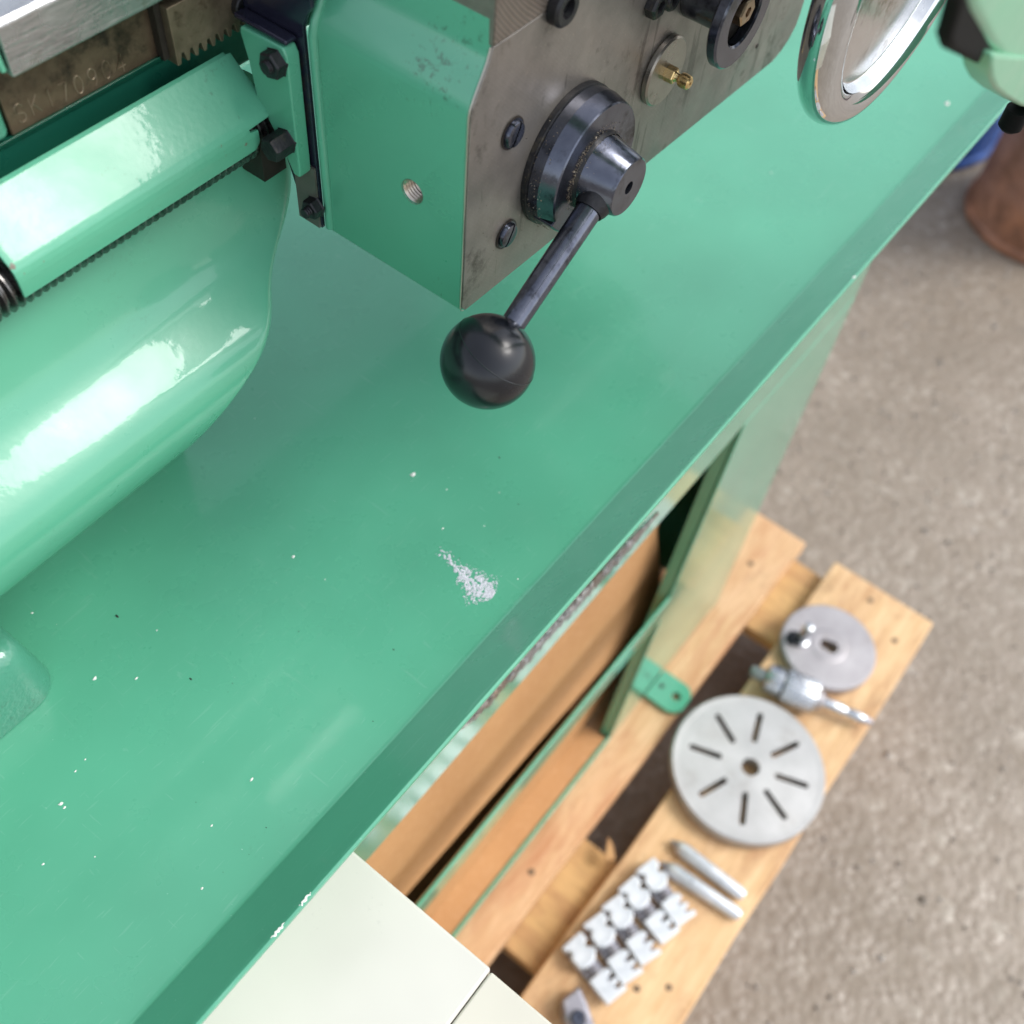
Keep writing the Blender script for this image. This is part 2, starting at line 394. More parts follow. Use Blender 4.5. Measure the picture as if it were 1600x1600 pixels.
# ================================================================== MACHINE STAND
stand = root('machine_stand', 'green sheet steel machine stand with open front, standing on the pallet under the tray', 'stand', (.3, .14, PZ))
YS = .14
ex = lambda z: .4775 + (z+.67)*(.0505/.505)            # the opening's right edge leans a little
RT = -.165                                             # underside of the top rail
box('top_rail', (-.16, YS, RT), (.705, YS+.003, -.004), G_STAND, stand, bevel=.0008)
box('rail_flange', (-.16, YS+.004, RT), (.50, YS+.02, RT+.003), G_STAND, stand)
f = [(ex(RT-.001), YS, RT-.001), (.705, YS, RT-.001), (.705, YS, PZ+.0015), (ex(PZ), YS, PZ+.0015)]
B().prism(f, (0, .003, 0)).make('pedestal_front', G_STAND, stand, bevel=.001)
f = [(ex(RT-.001), YS+.0035, RT-.001), (ex(PZ), YS+.0035, PZ+.0015), (ex(PZ), YS+.013, PZ+.0015), (ex(RT-.001), YS+.013, RT-.001)]
B().prism(f, (.003, 0, 0)).make('edge_return', G_STAND, stand)
box('pedestal_side', (.7015, YS+.0035, PZ+.0015), (.7045, .46, -.004), G_STAND, stand)
box('pedestal_back', (-.16, .46, PZ+.0015), (.7045, .463, -.004), G_STAND, stand)
box('pedestal_front', (-.16, YS, PZ+.0015), (.05, YS+.003, RT-.001), G_STAND, stand)
box('pedestal_side', (-.16, YS+.0035, PZ+.0015), (-.157, .46, -.004), G_STAND, stand)
# rails across the opening
zr = -.3925
box('middle_rail', (.051, YS-.0005, zr-.030), (ex(zr)-.0005, YS+.0025, zr), G_STAND, stand, bevel=.0008)
box('bottom_rail', (.051, YS-.0005, PZ+.001), (ex(PZ)-.0005, YS+.003, PZ+.0080), G_STAND, stand, bevel=.0008)
# brown boards behind the opening, corners a little ragged
yb = .170
def bp(px, py): return P(px, py, y=yb)
up = [bp(1040,780), bp(1027,827), bp(1031,875), bp(1031,920), bp(1022,952)]
lo_l = bp(637,1396); k_ = (up[-1]-lo_l).normalized(); far = lo_l-k_*.2
pts = [Vector((-.1, yb, -.12)), Vector((up[0].x, yb, -.12))]+up+[far]
B().prism(pts, (0, .004, 0)).make('upper_board', BOARD, stand, bevel=.0008)
lw = [Vector((.565, yb, -.572)), bp(987,1024), bp(965,1062), bp(945,1090)]
box('floor_board', (.052, YS+.004, PZ+.003), (ex(PZ)-.004, .45, PZ+.0065), BOARD, stand, bevel=.0008)
B().prism([Vector((-.1, yb, -.572))]+lw+[Vector((.45, yb, PZ+.0075)), Vector((-.1, yb, PZ+.0075))], (0, .004, 0)).make('lower_board', BOARD, stand, bevel=.0008)
# bolt-down lug
lz = PZ+.0015
lug = [(.545,YS-.001),(.545,.108),(.549,.1),(.556,.096),(.574,.096),(.581,.1),(.585,.108),(.585,YS-.001)]
lg = B().prism([(x, y, lz) for x, y in lug], (0,0,.006)).make('bolt_down_lug', G_STAND, stand)
h1 = B().lathe([(.0052, -.01), (.0052, .02)], (.566, .110, lz), (0,0,1), 24).make('t', DARK)
cut(lg, h1)
B().lathe([(.0030, 0), (.0028, .0003)], (.566, .130, lz+.006), (0,0,1), 18).make('lug_dimple', VOIDM, stand)
# strip of scraped bare metal along the top rail
def scraped():
    b = B(); rnd = random.Random(5)
    a = P(722,1134,y=YS); c = P(1030,797,y=YS); n = 90
    top = []; bot = []
    for i in range(n+1):
        t = i/n; p = a.lerp(c, t)-Vector((0,0,.003)); hh = .0135*min(1, 5*t+.35, 5*(1-t)+.25)
        top.append(Vector((p.x, YS-.0006, p.z+hh*.75+rnd.uniform(-.0015,.0015))))
        bot.append(Vector((p.x, YS-.0006, p.z-hh*.75+rnd.uniform(-.003,.003))))
    b.add(top+bot, [(i, i+1, n+2+i, n+1+i) for i in range(n)])
    o = b.make('scraped_strip', WORN, stand, smooth=0, label='strip of scraped bare metal with rust specks')
    # raised flecks of paint and bright metal left in the scrape
    b = B()
    for i in range(70):
        t = rnd.random(); p = a.lerp(c, t); s_ = rnd.uniform(.001, .003); dz = rnd.uniform(-.005, .005)
        k = 6; q = [Vector((p.x+cos(j*2*pi/k)*s_*rnd.uniform(.5,1.6), YS-.0012, p.z+dz+sin(j*2*pi/k)*s_*rnd.uniform(.5,1.2))) for j in range(k)]
        b.prism(q, (0, .0005, 0))
    b.make('bright_fleck', BRIGHT, stand, smooth=0)['kind'] = 'stuff'
scraped()
# cream enclosure
cb = box('cream_enclosure', (-.34, .0415, -.36), (.0937, YS-.001, -.05), CREAM, stand, bevel=.0016, segs=4, label='cream enamelled box fixed to the front of the stand')
box('enclosure_front', (-.34, -.12, -.36), (.0928, .0411, -.0503), CREAM2, stand, bevel=.0012, segs=4)
box('enclosure_joint', (-.338, .0395, -.358), (.088, .0425, -.0525), DARK, stand)

# ================================================================== DRIP TRAY
tray = root('drip_tray', 'long green painted drip tray with sloping rim, under the lathe', 'tray', (.3, .25, 0))
X0, X1, Y0, Y1 = -.30, 1.02, .130, .52; HL, OUT = .030, .0265
def tray_mesh():
    v = []; f = []
    rings = [(0, 0), (.0016, .0004), (.003, .0015)]      # small radius at the fold
    n0 = 3
    prof = rings+[(OUT-.001, HL-.0012), (OUT, HL), (OUT+.0009, HL+.0007), (OUT+.0018, HL+.0003), (OUT+.0021, HL-.0008), (OUT+.0018, HL-.0028), (OUT-.002, HL-.006)]
    prof += [(.002, -.0015), (-.002, -.003)]
    for d, z in prof:
        v += [(X0-d, Y0-d, z), (X1+d, Y0-d, z), (X1+d, Y1+d, z), (X0-d, Y1+d, z)]
    for j in range(len(prof)-1):
        for i in range(4): f.append((j*4+i, j*4+(i+1) % 4, (j+1)*4+(i+1) % 4, (j+1)*4+i))
    f.append((0,1,2,3)); m = len(prof)-1; f.append((m*4+3, m*4+2, m*4+1, m*4))
    return mk('tray_pan', v, f, G_TRAY, tray, smooth=50)
tray_mesh()
# bare nicks on the rolled edge
def nick(px, py, ln, name='bare_nick'):
    p = P(px, py, z=HL+.001); b = B(); rnd = random.Random(int(px))
    pts = []
    for i in range(9):
        t = i/8-.5; pts.append((p.x+t*ln, Y0-OUT-.0009+rnd.uniform(-.0004,.0004), HL+.0003))
    b.tube(pts, lambda t: .0003+.00035*sin(t*pi), 6).make(name, CRUMB, tray)
nick(475, 1403, .006); nick(432, 1452, .007); nick(1335, 432, .003)
# pale flaked patch
def patch():
    b = B(); rnd = random.Random(11)
    a = P(682,857,z=0); e = P(758,926,z=0)
    ax = (e-a); side = Vector((-ax.y, ax.x, 0)).normalized(); spread = P(790,905,z=0)-P(735,945,z=0); sw = spread.length/2
    for i in range(1900):
        t = rnd.random()**.55*1.12; wd = sw*(.20+.16*t+.50*max(0, t-.45)**1.0/.55*1.15 if t < 1 else .75*max(0, 1-(t-1)/.12)**.5)
        nn = noise.noise(Vector((t*9, 0, 4)))
        q = rnd.gauss(0, .55)
        if abs(q) > 1.25: continue
        if noise.noise(Vector((t*14, q*3, 1))) < -.12+.25*(t < .5) - .15*(t > .75): continue
        p = a+ax*t+side*(q*wd+nn*sw*.12); r = rnd.uniform(.00012, .0005)*(1.1 if abs(q) < .8 else .6)
        k = 5; a0 = rnd.random()*6; el = rnd.uniform(.6, 1.6)
        base = [Vector((p.x+cos(a0+2*pi*j/k)*r*el, p.y+sin(a0+2*pi*j/k)*r, .0001)) for j in range(k)]
        b.add(base+[Vector((p.x, p.y, .0001+r*.55))], [(j, (j+1) % k, k) for j in range(k)])
    o = b.make('flaked_patch', FLAKE, tray, smooth=0, label='pale patch of flaked paint on the tray floor'); o['kind'] = 'stuff'
patch()
def crumbs():
    rnd = random.Random(2); b = B(); d = B()
    L = [(645,742,.0018),(692,826,.0007),(458,870,.0011),(148,1060,.0012),(213,1060,.0009),(95,1256,.0014),(101,1262,.0008),(393,1218,.001),
         (68,1350,.0008),(316,1388,.0008),(780,770,.0005),(50,958,.0008),(118,1205,.0006),(245,985,.0006),(133,1187,.0005),(331,1290,.0006),(809,905,.0005),(1205,270,.0008),
         (698,765,.0005),(1000,1010,.0007),(1480,162,.0030)]
    for i in range(14): L.append((rnd.uniform(60,1100), rnd.uniform(520,1500), rnd.uniform(.0002,.00045)))
    for px, py, s_ in L:
        p = P(px, py, z=0)
        if p.y < Y0+.004: continue
        k = 6; a0 = rnd.random()*6
        v = [p+Vector((cos(a0+2*pi*j/k)*s_*rnd.uniform(.6,1.3)*.9, sin(a0+2*pi*j/k)*s_*rnd.uniform(.5,.8), .0001)) for j in range(k)]
        b.add(v+[p+Vector((0,0,s_*.7))], [(j, (j+1) % k, k) for j in range(k)])
    for px, py, s_ in [(183,963,.0012),(780,715,.0007),(298,1061,.0009),(615,1015,.0006),(810,788,.0005),(1496,203,.0004)]+[(rnd.uniform(60,1100), rnd.uniform(520,1400), rnd.uniform(.0002,.0004)) for i in range(30)]:
        p = P(px, py, z=0)
        if p.y < Y0+.004: continue
        v = [p+Vector((cos(2*pi*j/5)*s_*.5, sin(2*pi*j/5)*s_, .0001)) for j in range(5)]
        d.add(v+[p+Vector((0,0,s_*.5))], [(j, (j+1) % 5, 5) for j in range(5)])
    o = b.make('pale_crumbs', CRUMB, smooth=0); o['kind'] = 'stuff'; tag(o, 'pale crumbs and specks scattered over the green tray floor', 'debris')
    o = d.make('swarf_specks', DARKFACE, smooth=0); o['kind'] = 'stuff'; tag(o, 'dark specks of swarf lying on the green tray floor', 'debris')
crumbs()

# ================================================================== LATHE
lathe = root('lathe', 'green metalworking lathe with steel bed and saddle, standing on the drip tray', 'lathe', (.3, .3, 0))
# ---- bed
xe = P(20,119,y=.285).x                                 # left end of the ground shear, at the gap
shear = [(xe, .285, .2372), (xe, .285, .2532), (xe+.0005, .2865, .2546), (xe+.0005, .36, .2546), (xe, .36, .2372)]
B().prism(shear, (.62-xe, 0, 0)).make('bed_shear', GRIND, lathe, bevel=.0006, segs=2)
sh_end = B().prism([(xe-.0022, .2862, .239), (xe-.0022, .2875, .2535), (xe-.0022, .36, .2535), (xe-.0022, .36, .239)], (.0018,0,0)).make('shear_end', G_CAST, lathe, bevel=.0005)
bx0 = P(20,212,y=.295).x
box('bed_front_face', (bx0, .295, .2125), (.60, .33, .2368), BROWN, lathe, bevel=.0005)
cast = B().prism([(0,.293,.2135),(0,.3005,.206),(0,.3005,.188),(0,.318,.176),(0,.40,.176),(0,.40,.236),(0,.330,.236),(0,.330,.2120),(0,.2965,.2120)], (.76,0,0))
for v in cast.v: v.x -= .16
cast.make('bed_casting', G_DARK, lathe, bevel=.001)
lc = B().prism([(-.16,.294,.2125),(-.16,.294,.245),(-.16,.40,.245),(-.16,.40,.2125)], (bx0+.16-.0005,0,0)).make('gap_casting', G_ROUGH, lathe, bevel=.003, segs=3)
# serial number stamped in the bed: S K 1 7 0 9 0 4
def arc(cx, cz, rx, rz, a0, a1, n=10): return [(cx+rx*cos(radians(a0+(a1-a0)*i/n)), cz+rz*sin(radians(a0+(a1-a0)*i/n))) for i in range(n+1)]
GL = {'S': [arc(.5,.75,.38,.25,20,270)+arc(.5,.25,.38,.25,90,-160)],
      'K': [[(.12,0),(.12,1)], [(.85,1),(.15,.45)], [(.4,.6),(.9,0)]], '1': [[(.3,.8),(.5,1),(.5,0)]],
      '7': [[(.1,1),(.85,1),(.4,0)]], '0': [arc(.5,.5,.38,.5,0,360,18)],
      '9': [arc(.5,.7,.36,.3,0,360,14), [(.86,.7),(.8,.3),(.55,0)]], '4': [[(.7,0),(.7,1),(.1,.32),(.95,.32)]]}
a = P(31,176,y=.295); e = P(187,98,y=.295); HH = .0064
for i, ch in enumerate('SK170904'):
    c = a.lerp(e, i/7); b = B(); wj = .0041; dz = random.uniform(-.0005, .0005); ti = random.uniform(-.07, .07)
    for st in GL[ch]:
        pts = [(c.x+(x-.5)*wj+(z-.5)*HH*ti, .2950, c.z+(z-.5)*HH+dz) for x, z in st]
        b.tube(pts, .00028, 6)
    b.make('stamped_character', RACKM, lathe, label='stamped %s of the serial number' % ch)
# ---- rack
def rack():
    y0, y1 = .288, .2948; zt, zb, zr_ = .2318, .2108, .2145; xs = .2062; p_ = .00395
    pts = [(xs, zt), (xs, zb)]; x = xs+.0012
    pts.append((x, zb))
    for i in range(16):
        b0 = x+i*p_; pts += [(b0+.0004, zb), (b0+.0013, zr_), (b0+.0023, zr_), (b0+.0032, zb), (b0+p_-.0004, zb)]
    pts += [(x+16*p_+.1, zb), (x+16*p_+.1, zt)]
    return B().prism([(q, y0, z) for q, z in pts], (0, y1-y0, 0)).make('rack', RACKM, lathe, bevel=.0003)
rack()
box('rack_end_shadow', (.2035, .2915, .2125), (.2060, .2949, .2367), DARKFACE, lathe)  # dark box standing in for the shade at the end of the rack
def capscrew(c, axis, r, h, mat, name, parent, slot=None, n=28):
    o = B().lathe([(r, 0), (r, h*.8), (r*.9, h), (r*.45, h), (r*.45, h*.45)], c, axis, n).make(name, mat, parent); return o
q = P(378, 8, y=.287); capscrew((q.x, .2879, q.z), (0,-1,0), .0042, .0028, GRUB, 'rack_screw', lathe)
# ---- leadscrew and its guard
LSY, LSZ = .2812, .1778
prof = []; x = -.16; pitch = .0032
while x < .236: prof += [(.0076, x), (.0098, x+pitch*.3), (.0098, x+pitch*.5), (.0076, x+pitch*.8)]; x += pitch
B().lathe(prof, (0, LSY, LSZ), (1,0,0), 28).make('leadscrew', metal('leadscrew_steel', (.05,.05,.05), (.22,.21,.2), .3, .9, 200), lathe, smooth=25)
def guard():
    pr = [(.2925, .2015), (.2922, .2034), (.2908, .2047), (.2893, .2042), (.2882, .2033), (.2820, .1982), (.2740, .1917), (.2722, .1900), (.2708, .1882), (.2701, .1860), (.2698, .1840), (.2697, .1812), (.2697, .1782)]
    # refine
    P2 = []
    for i in range(len(pr)-1):
        for k in range(4):
            t = k/4; P2.append((pr[i][0]*(1-t)+pr[i+1][0]*t, pr[i][1]*(1-t)+pr[i+1][1]*t))
    P2.append(pr[-1]); xs0 = .1158; v = []; f = []; nx = 40; n = len(P2)
    rnd = random.Random(4)
    for j, (y, z) in enumerate(P2):
        xe_ = .2305 if z > .1872 else (.2185 if z > .1858 else .2222-.003*max(0, (.1815-z)/.0035)**2)
        if y > .2895: xe_ = .2285
        for i in range(nx+1):
            v.append((xs0+(xe_-xs0)*i/nx, y, z))
    for j in range(n-1):
        for i in range(nx): f.append((j*(nx+1)+i, j*(nx+1)+i+1, (j+1)*(nx+1)+i+1, (j+1)*(nx+1)+i))
    o = mk('leadscrew_guard', v, f, G_GUARD, lathe, smooth=60)
    s = o.modifiers.new('thick', 'SOLIDIFY'); s.thickness = .0013; s.offset = -1
    bv = o.modifiers.new('bevel', 'BEVEL'); bv.width = .0004; bv.segments = 2; bv.limit_method = 'ANGLE'; bv.angle_limit = radians(50)
guard()
# ---- swelling front of the bed foot
def bulge():
    pr = [(.300,.178),(.290,.175),(.286,.168),(.284,.160),(.281,.148),(.277,.136),(.2715,.1285),(.264,.1225),(.2565,.1170),(.2505,.1115),(.2475,.1040),(.2472,.0970),(.2490,.0890),(.2525,.0815),(.2580,.0735),(.2680,.0625),(.285,.052),(.31,.046)]
    ends = [.252,.252,.252,.252,.2525,.2475,.2345,.2205,.2125,.2060,.1960,.1840,.1720,.1630,.158,.150,.142,.136]
    v = []; f = []; nx = 22; nc = 10; n = len(pr)
    for j, (y, z) in enumerate(pr):
        xe_ = ends[j]; rr = .0125 if z < .17 else .004; rr = min(rr, max(.003, (.300-y)*.55))
        for i in range(nx): v.append((-.16+(xe_-rr+.16)*i/nx, y, z))
        for i in range(nc+1):
            a_ = i/nc*pi/2; v.append((xe_-rr+rr*sin(a_), y+rr*1.15*(1-cos(a_)), z))
        v.append((xe_, .312, z))
    W = nx+nc+2
    for j in range(n-1):
        for i in range(W-1): f.append((j*W+i, j*W+i+1, (j+1)*W+i+1, (j+1)*W+i))
    o = mk('bed_foot', v, f, G_CAST, lathe, smooth=180)
    s = o.modifiers.new('sub', 'SUBSURF'); s.levels = s.render_levels = 2
    box('bed_web', (-.16, .3125, .0), (.180, .42, .178), G_CAST, lathe)
    return o
bulge()
# raising block under the bed foot
def raising_block():
    R_ = .014; x1, y0, x0, y1 = .0590, .2540, -.16, .36; v = []; f = []
    plan = lambda d: [(x0, y0+d)]+[(x1-R_+(R_-d)*cos(radians(-90+15*i)), y0+R_+(R_-d)*sin(radians(-90+15*i))) for i in range(7)]+[(x1-d, y1), (x0, y1)]
    lev = [(0, .0006), (.0005, .006), (.0020, .018), (.0035, .028), (.0050, .033), (.0075, .0362), (.0110, .0375), (.0135, .0378)]
    n = len(plan(0))
    for d, z in lev: v += [(x, y, z) for x, y in plan(d)]
    for j in range(len(lev)-1):
        for i in range(n): f.append((j*n+i, j*n+(i+1) % n, (j+1)*n+(i+1) % n, (j+1)*n+i))
    f += [list(range(n))[::-1], [(len(lev)-1)*n+i for i in range(n)]]
    mk('raising_block', v, f, G_ROUGH, lathe, smooth=50, label='rough painted green raising block')
raising_block()

# ---- apron
XA, YF, YR = .2386, .1855, .2550
def prof_apron():
    """X-Z outline of the apron seen from the front, going round from bottom left"""
    L = [(XA+.0018, .1357), (XA+.0004, .1368), (XA-.0002, .1385), (XA, .160), (XA, .215), (XA+.0002, .2235), (XA+.0010, .2265), (XA+.0028, .2300), (XA+.0058, .2350), (XA+.0085, .2395), (XA+.0102, .2440)]
    return L
left = prof_apron()
bot = [(.4868, .1272), (.4950, .1295), (.5010, .1335), (.5050, .1390), (.5060, .1450)]
outline = left+[(XA+.0104, .262), (.5060, .262)]+bot[::-1]
ap = B().prism([(x, YF, z) for x, z in outline], (0, YR-YF, 0)).make('apron', G_APRON, lathe, bevel=.0012, segs=3, label='green apron casting with a tapped hole in its end')
tap = B().lathe([(.0049, -.012), (.0049, .03)], (XA, .2092, .1811), (1,0,0), 40).make('t', DARK)
cut(ap, tap)
# rounded shoulder rib at the rear left edge
B().tube([(XA-.0002, YR-.0016, .139), (XA-.0002, YR-.0016, .2225), (XA+.0012, YR-.0016, .2275), (XA+.0058, YR-.0016, .2355), (XA+.0104, YR-.0016, .244), (XA+.0104, YR-.0016, .262)], .0019, 14).make('apron_rear_rib', G_APRON, lathe)
# threads in the hole
pr = []; xx = 0
pr = []
for i in range(9): h = .0006+i*.0013; pr += [(.00485, h), (.0041, h+.00065)]
B().lathe(pr+[(.0041, .0125)], (XA, .2092, .1811), (1,0,0), 40, cap0=False).make('hole_thread', metal('tapped_thread', (.40,.33,.27), (.6,.53,.45), .3, 1), lathe, smooth=20)
B().lathe([(.00505, -.0002), (.0050, .0004), (.0047, .0008)], (XA, .2092, .1811), (1,0,0), 40, cap0=False, cap1=False).make('hole_rim', RIM, lathe)
# machined front face and its bright arris
ins = [(x+.0004, z+.0003) for x, z in left[2:]]
fp = [(XA+.0022, .1362)]+ins+[(.5052, .2440)]+[(x-.0003, z+.0004) for x, z in bot[::-1]]
B().prism([(x, YF-.0012, z) for x, z in fp], (0, .0011, 0)).make('apron_face', PLATE, lathe, bevel=.0003, label='machined grey front face of the apron, oil stained')
B().tube([(x+.0001, YF-.0003, z) for x, z in left], .00032, 6).make('bare_arris', RIM, lathe)
# saddle above the apron
XL = XA+.0109
f = [(XL, YF-.0011, .2446), (.505, YF-.0011, .2446), (.505, YF-.0011, .285), (XL, YF-.0011, .285)]
B().prism(f, (0, .0012, 0)).make('saddle_front', RINGS, lathe, label='milled saddle front with curved cutter marks')
box('saddle_body', (XL+.0001, YF+.0003, .2625), (.505, .40, .2855), metal('saddle_side_steel', (.20,.185,.16), (.27,.25,.215), .5, .7, 300, None, .4), lathe)
box('saddle_side', (XL-.0006, YF-.0008, .2446), (XL, .262, .2850), metal('dull_grey_iron', (.17,.16,.135), (.23,.215,.18), .55, .6, 400, None, .6), lathe)
# ---- slotted screws in the face
def slotted(px, py, ang):
    c = P(px, py, y=YF-.0015); c = Vector((c.x, YF-.0015, c.z)); r = .0050
    o = B().lathe([(r+.0006, .0003), (r+.0006, .0004), (r, .0004), (r, .0010), (r*.92, .0018), (r*.6, .0021)], c, (0,-1,0), 40).make('slotted_screw', BLACK, lathe)
    d = Vector((cos(ang), 0, sin(ang))); s_ = Vector((-sin(ang), 0, cos(ang)))*.00055
    t = B().prism([c+d*.008-s_+Vector((0,-.003,0)), c+d*.008+s_+Vector((0,-.003,0)), c-d*.008+s_+Vector((0,-.003,0)), c-d*.008-s_+Vector((0,-.003,0))], (0,.0021,0)).make('t', DARK)
    cut(o, t); B().lathe([(r+.0012, 0), (r+.0012, .0002)], c, (0,-1,0), 40).make('counterbore', VOIDM, o)
slotted(801, 208, radians(62)); slotted(791, 366, radians(58))
# ---- washer and oil nipple
c = Vector((.3652, YF-.0012, .1815))
wz = B().lathe([(.0140, 0), (.0146, .0008), (.0146, .0026), (.0138, .0033)], c, (0,-1,0), 56).make('steel_washer', WASHER, lathe)
c2 = c+Vector((0, -.0033, 0))
on = B().lathe([(.0034, 0), (.0034, .0038), (.0030, .0042)], c2, (0,-1,0), 6).make('oil_nipple', BRASS, lathe, smooth=20)
B().lathe([(.0024, .0040), (.0018, .0050), (.0018, .0060), (.0028, .0068), (.0031, .0080), (.0028, .0108), (.0020, .0114), (.0007, .0114), (.0006, .0107)], c2, (0,-1,0), 32).make('nipple_head', BRASS, on)
# ---- halfnut cam boss, hub, handle and ball
cc = Vector((.2997, YF-.0013, .1766))
base = B().lathe([(.0285, 0), (.0285, .0022), (.0275, .0028)], cc, (0,-1,0), 72).make('cam_flange', GRUB, lathe)
def part_lathe(prof, a0, a1, n=60):
    b = B(); v = []; f = []; m = len(prof)
    for i in range(n+1):
        a_ = a0+(a1-a0)*i/n
        v += [(cc.x+r_*cos(a_), cc.y-h, cc.z+r_*sin(a_)) for r_, h in prof]
    for i in range(n):
        for k in range(m): f.append((i*m+k, i*m+(k+1) % m, (i+1)*m+(k+1) % m, (i+1)*m+k))
    f += [list(range(m)), [n*m+k for k in range(m)][::-1]]
    return b.add(v, f)
part_lathe([(.0095,.0025), (.0276,.0025), (.0280,.0030), (.0280,.0074), (.0264,.0138), (.0259,.0143), (.0095,.0143)], radians(-8), radians(203)).make('cam_ring', BLACK, lathe, smooth=12)
seg = [(.0272*cos(radians(a_)), .0272*sin(radians(a_))) for a_ in range(213, 300, 4)]; seg += [(x*.45, z*.45) for x, z in seg[::-1]]
B().prism([(cc.x+x, cc.y-.0025, cc.z+z) for x, z in seg], (0, -.0095, 0)).make('cam_segment', BLACK, lathe, bevel=.0012, segs=2)
hub = B().lathe([(.0150, .0028), (.0154, .0125), (.0152, .0150), (.0146, .0160), (.0118, .0292), (.0112, .0298), (.0026, .0298), (.0026, .0230)], cc, (0,-1,0), 64).make('lever_hub', BLACK, lathe)
B().lathe([(.0162, .0118), (.0158, .0146), (.0150, .0160)], cc, (0,-1,0), 64, cap0=False, cap1=False).make('hub_grime', GRUB, lathe)
bc = P(762, 565, y=.158)
hb = cc+Vector((-.004, -.0215, -.002)); dr = (bc-hb).normalized()
B().tube([hb, hb+dr*.012, bc-dr*.012], lambda t: .0056-.0009*t, 28).make('lever_rod', BLACK, lathe)
B().lathe([(.0075, .0060), (.0066, .0095), (.0057, .0115)], hb, dr, 32, cap0=False, cap1=False).make('rod_grime', GRUB, lathe)
def dust():
    rnd = random.Random(8); b = B()
    def sp(p, s_):
        v = [p+Vector((rnd.uniform(-1,1), rnd.uniform(-1,1), rnd.uniform(-1,1)))*s_ for _ in range(4)]
        b.add(v, [(0,1,2),(0,2,3),(0,3,1),(1,3,2)])
    for i in range(900):                                  # gathered in the angle of the flange, mostly low and left
        a_ = radians(rnd.gauss(205, 38)); r_ = rnd.uniform(.0255, .0292); h = rnd.uniform(.0015, .0095) if r_ > .0280 else .0146
        if h > .01: r_ = rnd.uniform(.0155, .019); a_ = radians(rnd.gauss(170, 60)); 
        else: r_ = .0281+(.0009 if h < .0028 else 0)
        sp(cc+Vector((cos(a_)*r_, -h, sin(a_)*r_)), rnd.uniform(.00012, .00034))
    for i in range(500):                                  # round the root of the hub
        a_ = radians(rnd.gauss(150, 75)); h = .0125+abs(rnd.gauss(0, .0030)); r_ = .0155 if h < .016 else .0148-(h-.016)*.21
        sp(cc+Vector((cos(a_)*r_, -h, sin(a_)*r_)), rnd.uniform(.0001, .00028))
    for i in range(60):
        sp(Vector((rnd.uniform(.245, .28), YF-.0014, rnd.uniform(.145, .20))), rnd.uniform(.0001, .0003))
    m = N('swarf_dust'); o = b.make('swarf_dust', m.set(Base_Color=m.ramp(m.noise(900, 2), [(.35, (.05,.04,.03)), (.55, (.22,.17,.11)), (.7, (.5,.45,.36))]), Roughness=.7), lathe, smooth=0); o['kind'] = 'stuff'
dust()
def ball():
    R = .0178; pr = []
    for i in range(33):
        a_ = -pi/2+pi*i/32; pr.append((max(R*cos(a_), .00001), R*sin(a_)))
    ax = Vector((-.35, .55, -.75)).normalized()
    o = B().lathe(pr, bc, -dr, 64).make('ball_knob', PLASTIC, lathe, smooth=60)
    sa = Vector((.50, -.30, .81)).normalized()               # moulding seam
    u = sa.orthogonal().normalized(); w_ = sa.cross(u); off = R*.33; rr = sqrt(R*R-off*off)
    pts = [bc+sa*off+(u*cos(2*pi*i/72)+w_*sin(2*pi*i/72))*(rr-.00012) for i in range(73)]
    B().tube(pts, .00028, 6).make('moulding_seam', PLASTIC, o)
ball()
# ---- black knob with open ring
kc = Vector((.389, YF-.0013, .2085)); 
B().lathe([(.0155, 0), (.0155, .0195), (.0145, .0205)], kc+Vector((-.004,0,.004)), (0,-1,0), 48).make('knob_shaft', BLACK, lathe)
kr = kc+Vector((-.011, -.0205, .001))
B().lathe([(.0118, .0), (.0200, .0), (.0208, .0008), (.0208, .0040), (.0200, .0048), (.0124, .0048), (.0116, .0040), (.0116, .0004)], kr, (0,-1,0), 64, cap0=False, cap1=False).make('knob_ring', BLACK, lathe)
B().lathe([(.0112, -.0002), (.0112, .0004)], kr, (0,-1,0), 48).make('knob_recess', DARKFACE, lathe)
B().lathe([(.0058, .0), (.0058, .0040), (.0050, .0046), (.0022, .0046), (.0020, .0030)], kr+Vector((.002,0,.001)), (0,-1,0), 6).make('brass_nut', metal('dirty_brass', (.38,.26,.16), (.55,.42,.28), .35, 1, 200), lathe, smooth=20)
# small dark screw and hex bolt at the top of the saddle
for px, py, r, nn in ((872, 6, .0066, 40), (1018, 4, .0052, 6), (1040, -6, .0045, 30)):
    q = P(px, py, y=YF-.0013)
    B().lathe([(r, 0), (r, .0035), (r*.86, .0045), (r*.5, .0045), (r*.45, .0020)], (q.x, YF-.0013, q.z), (0,-1,0), nn).make('saddle_bolt', GRUB, lathe, smooth=20)
q = P(1183, 72, y=YF-.0013)
B().lathe([(.0012, 0), (.0011, .0003)], (q.x, YF-.0013, q.z), (0,-1,0), 14).make('oil_hole', VOIDM, lathe)

